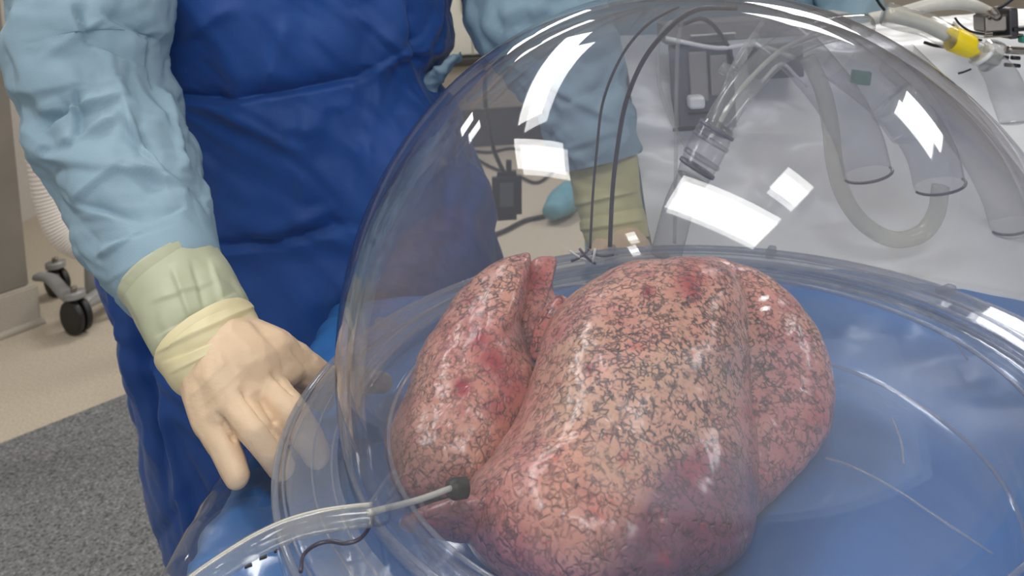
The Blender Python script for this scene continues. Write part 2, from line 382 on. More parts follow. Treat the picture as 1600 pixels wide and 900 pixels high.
# ---------------- table, drapes ----------------
TZ = .964
tb = empty('operating_table', (.4, .55, 0), 'steel-framed table under the blue drape and clear chamber', 'table')
box('tabletop', (-.225, .22, TZ-.05), (1.5, .965, TZ-.012), m_steel, tb, bev=.01)
for lx in (-.18, 1.42):
    for ly in (.28, .92): box('leg', (lx-.02, ly-.02, 0), (lx+.02, ly+.02, TZ-.05), m_steel, tb)
def drape_mesh(x0, x1, y0, y1, zt, drop, n=150, mdis=None, rnd=.022):
    us = np.linspace(-drop, (x1-x0)+0, n*2); vs = np.linspace(-drop, (y1-y0)+.06, n)
    V = []
    for v in vs:
        for u in us:
            x = x0+max(u, 0); y = y0+min(max(v, 0), y1-y0); z = zt
            for (w, ax) in ((u, 0), (v, 1)):
                if w < 0:
                    a = min(-w/rnd, math.pi/2); dx = rnd*math.sin(a); dz = rnd*(1-math.cos(a))+max(0, -w-rnd*math.pi/2)
                    if ax == 0: x -= dx
                    else: y -= dx
                    z -= dz if z == zt else dz*.3
            if v > y1-y0: z -= (v-(y1-y0)); y += .004
            V.append((x, y, z))
    nu = len(us); F = [(j*nu+i, j*nu+i+1, (j+1)*nu+i+1, (j+1)*nu+i) for j in range(len(vs)-1) for i in range(nu-1)]
    return mesh('drape', V, F)
me = drape_mesh(-.222, 1.5, .22, .968, TZ, .55, n=170)
def dd_(P):
    h = fold(P, 11, 3, n=5)*.006+fold(P, 34, 5, n=4)*.002
    on = (P[:, 2] > TZ-.008) & (P[:, 0] > -.2)
    r = np.hypot(P[:, 0]-.113, P[:, 1]-.578)
    h = h*np.where(on, sstep(r, .20, .33)*.55, 1.0)
    h = np.where(on, np.minimum(h, .012)-0.001, h)
    q = creases(P, [(300, 880, 420, 770, 14, .006), (330, 830, 430, 735, 12, -.006), (290, 900, 400, 850, 12, .006), (350, 765, 425, 745, 10, .004), (330, 900, 430, 820, 12, -.004)])
    return h+q
displace(me, dd_)
tag(obj('blue_drape', me, m_drape), 'shiny blue surgical drape covering the table beneath the clear chamber', 'drape')
me = drape_mesh(-.234, -.02, .24, .66, TZ+.008, .35, n=60)
displace(me, lambda P: fold(P, 16, 9, n=5)*.004+.002+creases(P, [(310, 850, 400, 790, 9, .006), (330, 800, 400, 745, 9, .006)]))
tag(obj('clear_cover_sheet', me, m_film), 'thin clear plastic film over the table corner by the gloved hand', 'sheet')

# ---------------- clear chamber: tray and dome ----------------
CX, CY = .113, .578
FZ = 1.038
tray = empty('organ_tray', (CX, CY, TZ+.003), 'round clear plastic tray with a wide flange holding the lungs', 'tray')
zz = TZ+.004
lathe('tray_well', [(0.001, .006), (.12, .006), (.19, .008), (.205, .016), (.212, .035), (.216, .062), (.220, .070)], (CX, CY, zz), m_tray, tray)
lathe('flange', [(.220, .0), (.222, .004), (.246, .004), (.252, -.004), (.262, -.004), (.268, .003), (.284, .003), (.292, -.004), (.293, -.014), (.290, -.015), (.287, -.006), (.268, -.001), (.262, -.008), (.25, -.008), (.245, .0), (.222, .0)], (CX, CY, FZ-.003), m_tray, tray, closed=True)
for R_, r_, z_ in ((.2910, .0024, .000), (.286, .0009, .003), (.268, .0008, .002), (.256, .0007, -.002), (.2185, .0014, .001)):
    torus('rim_bead', (CX, CY, FZ+z_), R_, r_, m_rim, tray)
torus('rim_bead', (CX, CY, zz+.012), .20, .0016, m_rim, tray)
lathe('flange_band', [(.252, .0015), (.284, .0035)], (CX, CY, FZ), clear('frosted_sheen_band', tint=(.93, .93, .93), haze=.22, hcol=(.85, .85, .84), ior=1.6), tray)  # milky haze paints the flange's grazing reflection on top of its frosting
for pts in ([(1290, 716), (1330, 728), (1400, 765), (1470, 812), (1552, 866)], [(1490, 528), (1500, 545), (1512, 562)], [(1395, 655), (1408, 690), (1412, 725)]):
    tube('moulded_ridge', [PZ(x, y, zz+.0085) for x, y in pts], .0009, m_rim, tray)
# small moulded lugs round the flange
for a in (62, 28, 95, 150, 205, 250, 320):
    an = math.radians(a); p = np.array([CX+.281*math.cos(an), CY+.281*math.sin(an), FZ+.003]); rd = np.array([math.cos(an), math.sin(an), 0]); tn = np.array([-rd[1], rd[0], 0])
    obox('lug', p, [rd, tn, (0, 0, 1)], (.010, .004, .004), m_rim, tray)
dome = empty('dome_cover', (CX, CY, FZ+.003), 'large clear plastic dome covering the lungs', 'dome cover')
DC = (CX, CY, 1.079)
def sph(R, z0, n=48):
    pr = []
    a0 = math.asin(z0/R)
    for i in range(n+1):
        a = a0+(math.pi/2-a0)*i/n; pr.append((max(R*math.cos(a), .0005), R*math.sin(a)))
    return pr
lathe('shell', sph(.25, FZ+.004-1.079), DC, m_dome, dome, seg=160)
lathe('inner_shell', sph(.2425, FZ+.004-1.079), DC, m_dome, dome, seg=160)
torus('base_rim', (CX, CY, FZ+.0055), .2445, .0020, m_rim, dome)
torus('base_rim', (CX, CY, FZ+.014), .2465, .0014, m_rim, dome)
# notch in the dome edge where the line enters (lower left)
npx = [(470, 893), (474, 868), (492, 852), (515, 846), (540, 849), (562, 842), (576, 825), (582, 806)]
tube('tube_notch', [PZ(x, y, 1.046) for x, y in npx], .0011, mat('smoke_edge', (66, 62, 76), rough=.2), dome)

# ---------------- lungs ----------------
def lung_material():
    m, nt, b = newmat('lung_tissue'); L = nt.links
    tc = N(nt, 'ShaderNodeTexCoord'); 
    nw = N(nt, 'ShaderNodeTexNoise'); nw.inputs['Scale'].default_value = 60; nw.inputs['Detail'].default_value = 2
    L.new(tc.outputs['Object'], nw.inputs['Vector'])
    wp = N(nt, 'ShaderNodeVectorMath', operation='MULTIPLY_ADD'); L.new(nw.outputs['Color'], wp.inputs[0]); wp.inputs[1].default_value = (.006,)*3; L.new(tc.outputs['Object'], wp.inputs[2])
    def vor(scale, w0, w1):
        v = N(nt, 'ShaderNodeTexVoronoi', feature='DISTANCE_TO_EDGE'); v.inputs['Scale'].default_value = scale
        L.new(wp.outputs[0], v.inputs['Vector'])
        r = N(nt, 'ShaderNodeMapRange'); r.inputs[1].default_value = w0; r.inputs[2].default_value = w1; r.inputs[3].default_value = 1; r.inputs[4].default_value = 0
        L.new(v.outputs['Distance'], r.inputs[0]); return r.outputs[0]
    def noi(scale, lo, hi, det=3):
        n = N(nt, 'ShaderNodeTexNoise'); n.inputs['Scale'].default_value = scale; n.inputs['Detail'].default_value = det
        L.new(tc.outputs['Object'], n.inputs['Vector'])
        r = N(nt, 'ShaderNodeMapRange'); r.inputs[1].default_value = lo; r.inputs[2].default_value = hi; L.new(n.outputs['Fac'], r.inputs[0]); return r.outputs[0]
    def mul(a, b_, op='MULTIPLY'):
        n = N(nt, 'ShaderNodeMath', operation=op, use_clamp=True)
        for i, s in enumerate((a, b_)):
            if isinstance(s, (int, float)): n.inputs[i].default_value = s
            else: L.new(s, n.inputs[i])
        return n.outputs[0]
    def mix(fac, A, B):
        n = N(nt, 'ShaderNodeMix', data_type='RGBA')
        if isinstance(fac, (int, float)): n.inputs[0].default_value = fac
        else: L.new(fac, n.inputs[0])
        for i, s in ((6, A), (7, B)):
            if isinstance(s, tuple): n.inputs[i].default_value = s
            else: L.new(s, n.inputs[i])
        return n.outputs[2]
    at = lambda n_: (lambda a: a.outputs['Fac'])(N(nt, 'ShaderNodeAttribute', attribute_name=n_))
    a_p, a_r, a_t, a_k = at('purple'), at('red'), at('tan'), at('net')
    base = mix(noi(14, .35, .65), lin((226, 144, 132)), lin((242, 176, 150)))
    base = mix(noi(45, .45, .7), base, lin((206, 128, 124)))
    base = mix(mul(a_t, noi(25, .25, .6)), base, lin((214, 164, 134)))
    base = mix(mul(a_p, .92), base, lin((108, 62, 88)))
    base = mix(mul(noi(70, .62, .74, 2), .4), base, lin((196, 60, 66)))
    redf = mul(a_r, noi(90, .2, .42, 2)); base = mix(redf, base, lin((172, 30, 52)))
    net = mul(vor(150, .02, .15), mul(noi(60, .40, .54), noi(190, .40, .50, 1)))
    net2 = mul(vor(260, .05, .24), noi(150, .47, .57, 1))
    spots = noi(230, .58, .66, 2)
    nn = mul(mul(net, .95), a_k)
    base = mix(mul(nn, .9), base, lin((66, 42, 48)))
    base = mix(mul(mul(net2, a_k), .85), base, lin((70, 46, 52)))
    base = mix(mul(mul(spots, noi(30, .35, .55)), mul(a_k, .85)), base, lin((60, 38, 44)))
    L.new(base, b.inputs['Base Color'])
    b.inputs['Roughness'].default_value = .38; b.inputs['Coat Weight'].default_value = .7; b.inputs['Coat Roughness'].default_value = .2
    b.inputs['Subsurface Weight'].default_value = .08; b.inputs['Subsurface Radius'].default_value = (.01, .004, .003); b.inputs['Subsurface Scale'].default_value = .4
    bp = N(nt, 'ShaderNodeBump'); bp.inputs['Strength'].default_value = .5; bp.inputs['Distance'].default_value = .0015
    h = mul(net, 1.0); inv = mul(1.0, h, 'SUBTRACT'); L.new(inv, bp.inputs['Height']); L.new(bp.outputs[0], b.inputs['Normal'])
    return m
m_lung = lung_material()
SPOTS_R = [(1078, 437, 16, .9), (1012, 455, 6, 1.2), (1085, 462, 10, .6), (1170, 646, 12, .6), (745, 525, 14, 1.0), (722, 606, 10, 1.4), (770, 565, 18, .9), (700, 520, 12, .4), (785, 640, 22, .5), (738, 470, 8, .6), (852, 430, 22, .5), (830, 440, 14, .5), (920, 575, 6, .9), (975, 715, 7, .7), (1085, 735, 16, .5), (1120, 700, 12, .4), (870, 520, 10, .3), (1280, 650, 18, .35), (805, 600, 20, .5), (720, 640, 10, .4), (840, 500, 14, .5)]
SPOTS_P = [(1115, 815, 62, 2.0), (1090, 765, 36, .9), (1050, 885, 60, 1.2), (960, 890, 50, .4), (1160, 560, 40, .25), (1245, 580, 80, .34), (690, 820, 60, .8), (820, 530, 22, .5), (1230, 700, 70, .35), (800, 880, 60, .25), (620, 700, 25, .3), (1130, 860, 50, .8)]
SPOTS_N = [(1060, 540, 110, .5), (990, 640, 60, .3), (1230, 560, 90, .2), (760, 430, 50, .3), (1100, 780, 60, .3), (740, 690, 50, .15)]
SPOTS_T = [(1040, 620, 90, 1.0), (900, 640, 90, .6), (1080, 540, 80, .6), (740, 420, 60, .7), (660, 700, 60, .7), (960, 760, 80, .5), (900, 560, 50, .5)]
def inflate(name, outline, depth, tf, tb, parent, c=None, nr=56, nth=260, zmin=None, bumps=None, seed=1, power=2.2, nz=.003, floor=True):
    """closed organ lobe: round shell on both sides of the rim seen in the outline"""
    Pn = np.array(outline, float); c = Pn.mean(0) if c is None else np.array(c, float)
    closed = np.vstack([Pn, Pn[:1]]); CR = []
    m_ = len(Pn)
    for i in range(m_):
        a, b, cc, d = Pn[(i-1) % m_], Pn[i], Pn[(i+1) % m_], Pn[(i+2) % m_]
        for k in range(12):
            t = k/12; CR.append(.5*((2*b)+(-a+cc)*t+(2*a-5*b+4*cc-d)*t*t+(-a+3*b-3*cc+d)*t**3))
    CR = np.array(CR); seg = np.linalg.norm(np.roll(CR, -1, 0)-CR, axis=1); s = np.concatenate([[0], np.cumsum(seg)]); CRc = np.vstack([CR, CR[:1]])
    ss = np.linspace(0, s[-1], nth, endpoint=False); B = np.stack([np.interp(ss, s, CRc[:, i]) for i in (0, 1)], -1)
    rs = np.sin(np.linspace(0, math.pi/2, nr+1))[1:]
    V = []; info = []
    def pt(q, r, sgn):
        y = depth(q[0], q[1]); d = ray(q[0], q[1]); P = O+d*(y/d[1])
        h = max(0, 1-r**power)**.5
        if sgn > 0: P = P-d*h*tf*(1 if bumps is None else bumps(q[0], q[1]))
        else:
            P = P+d*h*tb
        return P
    V.append(pt(c, 0, 1))
    for r in rs:
        for b in B: V.append(pt(c+(b-c)*r, r, 1))
    nf = len(V); back0 = nf; V.append(pt(c, 0, -1))
    for r in rs[:-1]:
        for b in B: V.append(pt(c+(b-c)*r, r, -1))
    F = []
    for j in range(nth): F.append((0, 1+(j+1) % nth, 1+j))
    for i in range(len(rs)-1):
        for j in range(nth):
            k = (j+1) % nth; a = 1+i*nth; F.append((a+j, a+k, a+nth+k, a+nth+j))
    for j in range(nth): F.append((back0, back0+1+j, back0+1+(j+1) % nth))
    rim = 1+(len(rs)-1)*nth
    for i in range(len(rs)-1):
        a = back0+1+i*nth; b2 = a+nth if i < len(rs)-2 else rim
        for j in range(nth):
            k = (j+1) % nth; F.append((a+j, b2+j, b2+k, a+k))
    V = np.array(V)
    if floor: V[:, 2] = np.maximum(V[:, 2], zz+.0085)
    me = mesh(name, V, F); bm = bmesh.new(); bm.from_mesh(me); bmesh.ops.recalc_face_normals(bm, faces=bm.faces); bm.to_mesh(me); bm.free()
    def nzf(P):
        h = np.array([mnoise.noise(Vector(p*28+seed*7.3))*1.0+mnoise.noise(Vector(p*75+seed))*.35 for p in P])*nz
        cr = np.abs(np.array([mnoise.noise(Vector(p*110+seed*3)) for p in P])); return h+(np.minimum(cr, .12)/.12-1)*.0004
    displace(me, nzf)
    if floor:
        V = getV(me); V[:, 2] = np.maximum(V[:, 2], zz+.0080); me.vertices.foreach_set('co', V.astype(np.float32).ravel())
    q = proj(getV(me))
    for nm_, L_, b0 in (('red', SPOTS_R, 0), ('purple', SPOTS_P, .03), ('tan', SPOTS_T, 0), ('net', SPOTS_N, .58)):
        a = me.attributes.new(nm_, 'FLOAT', 'POINT'); v = np.full(len(q), float(b0))
        if L_:
            for x, y, s_, w in L_: v += w*np.exp(-(((q[:, 0]-x)**2+(q[:, 1]-y)**2)/(2*s_*s_)))
        a.data.foreach_set('value', np.clip(v, 0, 1).astype(np.float32))
    return obj(name, me, m_lung, parent)
lungs = empty('lungs', (CX-.03, CY-.01, zz+.01), 'pair of pink lungs mottled with dark lines lying in the clear tray', 'lungs')
big = [(1040, 403), (1090, 400), (1135, 412), (1160, 440), (1172, 500), (1176, 580), (1182, 660), (1190, 740), (1186, 800), (1172, 850), (1130, 893), (1070, 915), (1000, 932), (900, 935), (820, 918), (770, 892), (738, 858), (722, 820), (722, 778), (740, 742), (775, 705), (803, 660), (824, 612), (838, 560), (850, 520), (877, 480), (920, 440), (975, 412)]
dbig = lambda x, y: .475+.215*np.clip((930-y)/530, -.1, 1.05)
def bump_big(x, y):
    return 1+.12*math.exp(-(((x-990)/90)**2+((y-600)/70)**2))-.05*math.exp(-(((x-1060)/60)**2+((y-690)/60)**2))+.07*math.exp(-(((x-900)/90)**2+((y-800)/80)**2))
rl = inflate('lung', big, dbig, .076, .08, lungs, c=(960, 665), bumps=bump_big, seed=2, power=2.9, nz=.0022)
rl['label'] = 'large lung at the right'
lob2 = [(1095, 404), (1165, 415), (1212, 441), (1256, 482), (1286, 532), (1303, 585), (1307, 630), (1296, 676), (1270, 716), (1235, 756), (1198, 795), (1170, 815), (1130, 790), (1100, 700), (1080, 600), (1075, 500)]
inflate('lower_lobe', lob2, lambda x, y: .535+.175*np.clip((815-y)/410, 0, 1.05), .036, .07, rl, c=(1180, 610), seed=5, power=2.6, nz=.002)['label'] = 'smoother rose lobe behind the front lobe'
left = [(822, 391), (832, 410), (826, 450), (818, 500), (828, 545), (838, 580), (832, 640), (790, 710), (745, 760), (695, 777), (645, 778), (616, 757), (608, 710), (615, 660), (638, 602), (662, 543), (698, 482), (738, 440), (778, 408)]
dleft = lambda x, y: .570+.160*np.clip((778-y)/385, -.05, 1.05)
ll = inflate('lung', left, dleft, .045, .07, lungs, c=(735, 600), seed=9)
ll['label'] = 'smaller narrow lung at the left'
flap = [(836, 404), (864, 399), (871, 412), (864, 446), (872, 474), (858, 505), (848, 540), (846, 600), (830, 640), (812, 600), (806, 540), (808, 480), (818, 430)]
inflate('medial_lobe', flap, lambda x, y: .60+.150*np.clip((778-y)/385, 0, 1.05), .020, .03, ll, c=(838, 520), seed=12, nr=30, nth=120, nz=.002)['label'] = 'redder narrow inner lobe'
low = [(622, 822), (640, 800), (690, 782), (735, 772), (780, 780), (790, 830), (740, 850), (700, 848), (655, 836)]
inflate('lung_tip', low, lambda x, y: .500, .012, .02, ll, c=(710, 812), seed=14, nr=24, nth=90, nz=.0015)['label'] = 'dark purplish lung tip under the front edge'
# stump of airway and vessels between the lobes
st = tube('airway_stump', [PY(846, 560, .66), PY(852, 520, .665), PY(868, 490, .67), PY(880, 470, .68)], [.012, .010, .009, .007], m_lung, lungs, seg=20)
for nm_, v_ in (('red', .5), ('purple', .2), ('tan', 0), ('net', 1)):
    a = st.data.attributes.new(nm_, 'FLOAT', 'POINT'); a.data.foreach_set('value', [v_]*len(st.data.vertices))

# line entering at lower left with a black tip
ln = empty('drain_line', PZ(480, 815, 1.05), 'clear line with black tip entering the dome at the lower left', 'tube')
Lp = [PZ(x, y, z) for x, y, z in ((250, 960, 1.05), (300, 918, 1.05), (345, 886, 1.052), (400, 852, 1.053), (450, 829, 1.055), (500, 815, 1.057), (545, 808, 1.057), (582, 804, 1.056))]
tube('outer_tube', Lp, .0062, m_tube, ln, seg=20)
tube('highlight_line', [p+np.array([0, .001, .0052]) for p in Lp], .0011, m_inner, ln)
tube('inner_tube', [PZ(575, 801, 1.06), PZ(620, 790, 1.055), PZ(660, 779, 1.05), PZ(704, 763, 1.045)], .0017, m_inner, ln)
tube('black_tip', [PZ(700, 766, 1.043), PZ(710, 764, 1.042), PZ(728, 762, 1.04)], [.004, .0062, .006], m_black, ln, seg=16)
for k, (x, y) in enumerate(((388, 884), (411, 871), (434, 860))):
    obox('print_mark', PZ(x, y, 1.012), [(1, .4, 0), (-.4, 1, 0), (0, 0, 1)], (.0022, .0012, .0006), m_dark, ln, bev=.0002)

# ---------------- worker 1 ----------------
def loft(sections, seg=160, n=10, exp=2.4):
    """sections (z, xl, xr, yc, b): rounded garment rings"""
    A = catmull(sections, n); V = []
    for z, xl, xr, yc, b in A:
        cx, a = (xl+xr)/2, (xr-xl)/2
        for j in range(seg):
            t = 2*math.pi*j/seg; c, s = math.cos(t), math.sin(t)
            V.append((cx+a*math.copysign(abs(c)**(2/exp), c), yc+b*math.copysign(abs(s)**(2/exp), s), z))
    F = [(i*seg+j, i*seg+(j+1) % seg, (i+1)*seg+(j+1) % seg, (i+1)*seg+j) for i in range(len(A)-1) for j in range(seg)]
    me = mesh('g', V, F); bm = bmesh.new(); bm.from_mesh(me); bmesh.ops.recalc_face_normals(bm, faces=bm.faces); bm.to_mesh(me); bm.free(); return me
p1 = empty('person', (-.32, 1.15, 0), 'person at left in dark blue gown, pale blue sleeves, gloved hand by the tray', 'person')
def body(cx, cy, hand, elbow, sh, sh2, el2, ha2, parent):
    ch = [[((cx, cy, 1.50), .085), ((cx, cy, 1.56), .06), ((cx, cy-.01, 1.63), .085), ((cx, cy-.01, 1.70), .095)],
          [((cx, cy-.09, 1.63), .02), ((cx, cy-.115, 1.61), .014)], [((cx, cy-.06, 1.56), .04), ((cx, cy-.07, 1.58), .04)],
          [((cx-.085, cy, 1.62), .018), ((cx-.09, cy, 1.65), .02)], [((cx+.085, cy, 1.62), .018), ((cx+.09, cy, 1.65), .02)],
          [((cx-.10, cy, 1.40), .10), ((cx-.09, cy, 1.2), .095), ((cx-.10, cy, .98), .11)], [((cx+.10, cy, 1.40), .10), ((cx+.09, cy, 1.2), .095), ((cx+.10, cy, .98), .11)],
          [((cx-.1, cy, .95), .095), ((cx-.1, cy, .5), .06), ((cx-.1, cy+.02, .1), .042), ((cx-.1, cy-.11, .05), .035)],
          [((cx+.1, cy, .95), .095), ((cx+.1, cy, .5), .06), ((cx+.1, cy+.02, .1), .042), ((cx+.1, cy-.11, .05), .035)],
          [((cx, cy, 1.46), .06), (sh, .055), (elbow, .034), (hand, .022)], [((cx, cy, 1.46), .06), (sh2, .05), (el2, .034), (ha2, .022)]]
    return capsules('body', ch, .014, m_skin, parent, smooth=4)
sh = PY(150, -130, 1.10); el = PY(150, 190, .87); wr = PY(318, 510, .665)
body(-.325, 1.16, wr, el, sh, (-.15, 1.2, 1.46), (-.11, 1.22, 1.42), (-.2, 1.06, 1.46), p1)
sec = [(1.50, -.45, -.20, 1.17, .10), (1.46, -.52, -.13, 1.16, .135), (1.38, -.56, -.09, 1.15, .155), (1.30, -.56, -.082, 1.145, .155), (1.24, -.56, -.085, 1.14, .15), (1.19, -.56, -.112, 1.14, .150), (1.10, -.572, -.062, 1.14, .150), (.95, -.586, -.038, 1.14, .148), (.75, -.556, -.04, 1.14, .150), (.50, -.520, -.06, 1.15, .16), (.28, -.52, -.07, 1.16, .17)]
me = loft(sec, seg=300, n=26)
GC = [(255, 150, 355, 158, 12, -.014), (350, 158, 560, 128, 10, -.012), (560, 128, 655, 60, 14, -.006),
      (330, 388, 430, 384, 9, -.016), (425, 384, 545, 352, 9, -.014), (290, 60, 360, 10, 25, .008), (340, 170, 480, 240, 30, .006), (300, 230, 420, 300, 30, -.005),
      (450, 30, 420, 130, 25, .008), (560, 20, 640, 90, 20, .008), (600, 100, 560, 330, 26, .006), (480, 170, 470, 340, 26, .005), (640, 0, 660, 120, 14, -.010), (560, 0, 600, 60, 18, -.006),
      (520, 330, 400, 370, 22, .006), (170, 430, 230, 700, 12, .010), (195, 430, 260, 760, 10, -.010), (160, 480, 215, 760, 10, -.008), (215, 560, 300, 620, 12, -.010), (240, 600, 320, 900, 14, .008), (260, 640, 330, 860, 14, -.006), (205, 700, 265, 880, 10, .008), (300, 760, 230, 870, 12, -.004)]
displace(me, lambda P: fold(P, 7, 21, n=5, aniso=(1.2, 1, .8))*.0085*(.6+.4*sstep(P[:, 2], .6, 1.0))+fold(P, 19, 22, n=4, warp=.9)*.005+creases(P, GC)*1.3)
obj('gown', me, m_gown, p1)['label'] = 'dark blue wrinkled surgical gown'
# pale blue waist tie crumpled beside the gown
tp = [PY(668, 150, 1.12), PY(678, 125, 1.11), PY(698, 103, 1.10), PY(722, 84, 1.11)]
V, F = sweep(tp, [.010, .014, .014, .007], seg=30, n=14, flat=.5); me = mesh('t', V, F); displace(me, lambda P: fold(P, 70, 31, n=5)*.005)
obj('gown_tie', me, m_sleeve, p1)['label'] = 'pale blue crumpled tie'
# sleeve
def sleeve(ctrl, rad, cr, parent, seed, m=m_sleeve, amp=1.0, seg=220, n=30, name='sleeve', fade_end=False):
    ef = (lambda P: .12+.88*sstep(np.linalg.norm(P-np.array(ctrl[-1]), axis=1), .045, .10)) if fade_end else (lambda P: 1.0)
    V, F = sweep(ctrl, rad, seg=seg, n=n, cap=False); me = mesh('s', V, F)
    bm = bmesh.new(); bm.from_mesh(me); bmesh.ops.recalc_face_normals(bm, faces=bm.faces); bm.to_mesh(me); bm.free()
    q = [0]
    # make sure normals point outward
    Vc = getV(me); nn = getN(me); c0 = np.array(ctrl).mean(0)
    if ((Vc-c0)*nn).sum() < 0: me.flip_normals()
    soft = lambda h: np.where(h > 0, .0085*np.tanh(h/.0085), .014*np.tanh(h/.014))
    displace(me, lambda P: soft((fold(P, 15, seed, n=5, aniso=(.8, .8, 1.5))*.006+fold(P, 26, seed+5, n=3, warp=.9, aniso=(.8, .8, 1.4))*.0052+fold(P, 48, seed+1, n=4, aniso=(.9, .9, 1.3))*.0018)*amp+creases(P, cr)*amp*1.3)*ef(P))
    o = obj(name, me, m, parent); return o
SC = [(30, 145, 120, 130, 14, .012), (70, 175, 190, 150, 10, .010), (120, 148, 118, 215, 12, -.012), (60, 200, 115, 160, 10, -.014), (185, 130, 205, 205, 9, .006),
      (118, 15, 135, 60, 7, -.012), (135, 60, 250, 100, 9, -.008), (165, 20, 240, 60, 9, -.010), (240, 60, 250, 130, 9, -.012), (60, 245, 170, 262, 14, .010), (90, 225, 180, 180, 14, .008),
      (150, 262, 245, 268, 9, .008), (190, 180, 250, 262, 8, .006), (205, 180, 255, 255, 6, -.006), (120, 310, 190, 255, 10, .007), (130, 320, 230, 345, 9, -.008), (230, 345, 285, 325, 7, -.008), (200, 255, 290, 290, 9, .006),
      (150, 400, 215, 360, 9, .008), (160, 380, 270, 350, 7, -.006), (165, 440, 260, 385, 8, .006), (175, 470, 250, 400, 6, -.006), (60, 240, 75, 220, 16, .008), (255, 130, 295, 250, 12, .006), (20, 60, 60, 150, 14, .006), (190, 440, 230, 415, 7, .007), (70, 90, 160, 30, 16, .007)]
sctl = [PY(170, -190, 1.15), PY(152, -100, 1.10), PY(148, 0, .95), PY(148, 110, .90), PY(172, 208, .865), PY(214, 310, .80), PY(243, 385, .75), PY(272, 438, .715), PY(282, 455, .705)]
so = sleeve(sctl, [.082, .093, .089, .081, .075, .063, .053, .044, .036], SC, p1, 41, fade_end=True)
so['label'] = 'pale blue crumpled gown sleeve'
# far sleeve (raised, out of the picture)
sleeve([(-.14, 1.2, 1.47), (-.10, 1.21, 1.44), (-.115, 1.19, 1.43), (-.2, 1.06, 1.46)], [.07, .06, .055, .05], [], p1, 45, seg=60, n=8)['label'] = 'pale blue sleeve of the raised arm'
# glove: cuff, yellow band, hand
gl = empty('x', (0, 0, 0), None, None); bpy.data.objects.remove(gl)
def cufft(ctrl, rad, cr, m, name, parent, seed, flat=.82, amp=.0009):
    V, F = sweep(ctrl, rad, seg=160, n=22, cap=False, flat=flat); me = mesh('c', V, F)
    bm = bmesh.new(); bm.from_mesh(me); bmesh.ops.recalc_face_normals(bm, faces=bm.faces); bm.to_mesh(me); bm.free()
    Vc = getV(me); nn = getN(me); c0 = np.array(ctrl).mean(0)
    if ((Vc-c0)*nn).sum() < 0: me.flip_normals()
    displace(me, lambda P: fold(P, 42, seed, n=4)*amp+creases(P, cr)); return obj(name, me, m, parent)
g0 = cufft([PY(262, 418, .717), PY(264, 421, .716), PY(276, 440, .708), PY(300, 482, .688), PY(322, 524, .668), PY(334, 548, .655)], [.0450, .0440, .0432, .0430, .0405, .034],
           [(270, 420, 300, 500, 10, .003), (300, 410, 320, 480, 8, -.003), (240, 470, 330, 440, 7, .002), (250, 520, 360, 460, 6, -.003), (262, 545, 380, 485, 7, .003), (330, 410, 350, 480, 8, .003)], m_cuff, 'glove_cuff', p1, 51)
g0['label'] = 'pale green latex cuff'
torus_pts = [PY(266, 424, .717)]
g1 = cufft([PY(319, 520, .668), PY(321, 523, .667), PY(332, 540, .660), PY(346, 562, .648), PY(356, 578, .640)], [.0405, .0428, .0420, .0400, .034],
           [(255, 545, 395, 480, 6, .003), (265, 560, 410, 500, 5, -.003), (275, 578, 418, 510, 5, .002)], m_glove2, 'glove_band', p1, 53, flat=.84, amp=.0006)
g1['label'] = 'pale yellow rolled latex band'
wA, wB = PY(325, 575, .640), PY(385, 540, .655)
def H(x, y, d): return PY(x, y, d)
mcp = dict(p=H(330, 656, .607), r=H(366, 632, .606), m=H(414, 602, .628), i=H(458, 570, .660))
chains = [
 [(H(325, 572, .642), .025), (H(330, 615, .620), .021), (mcp['p'], .0145)],
 [(H(345, 560, .642), .027), (H(350, 595, .622), .023), (mcp['r'], .0155)],
 [(H(365, 550, .645), .027), (H(392, 572, .632), .023), (mcp['m'], .0165)],
 [(H(380, 545, .655), .026), (H(422, 552, .650), .021), (mcp['i'], .0165)],
 [(H(350, 590, .628), .024), (H(400, 578, .638), .024), (H(436, 565, .655), .02)],
 [(mcp['p'], .0142), (mcp['r'], .0155), (mcp['m'], .0160), (mcp['i'], .0160)],
 [(mcp['p'], .0138), (H(349, 694, .592), .0112), (H(362, 724, .584), .0104), (H(371, 744, .579), .0094)],
 [(mcp['r'], .0150), (H(400, 672, .588), .0122), (H(424, 704, .586), .0112), (H(440, 730, .590), .0100)],
 [(mcp['m'], .0158), (H(458, 648, .604), .0124), (H(484, 688, .604), .0114), (H(496, 712, .606), .0100)],
 [(mcp['i'], .0155), (H(512, 594, .672), .0116), (H(560, 592, .705), .0108), (H(598, 598, .735), .0098)],
 [(H(395, 560, .670), .020), (H(440, 585, .685), .0135), (H(480, 608, .700), .0120), (H(505, 625, .705), .0105)]]
hc = [(338, 648, 366, 690, 3.5, -.005), (378, 612, 432, 682, 3.5, -.006), (424, 584, 458, 616, 3.5, -.005), (298, 620, 360, 560, 4, .0005), (310, 640, 400, 560, 4, .0004), (470, 535, 500, 570, 6, .002), (455, 545, 480, 575, 6, -.0015)]
hd = capsules('glove_hand', chains, .0016, m_glove, p1, smooth=7, post=lambda P: creases(P, hc)+fold(P, 60, 61, n=4)*.0004)
hd['label'] = 'cream latex gloved hand with fingers over the tray edge'
# cap, mask, shoes
lathe('cap', [(.115, 0), (.118, .03), (.112, .08), (.08, .125), (.03, .145), (.001, .148)], (-.325, 1.15, 1.66), m_sleeve, p1, seg=40)
lathe('mask', [(.06, -.05), (.098, -.02), (.105, .02), (.10, .03)], (-.325, 1.13, 1.60), m_sleeve, p1, seg=40)
def shoe(x, y, parent):
    capsules('shoe', [[((x, y+.03, .055), .05), ((x, y-.15, .045), .042)]], .012, m_black, parent, smooth=3)
shoe(-.425, 1.16, p1); shoe(-.225, 1.16, p1)

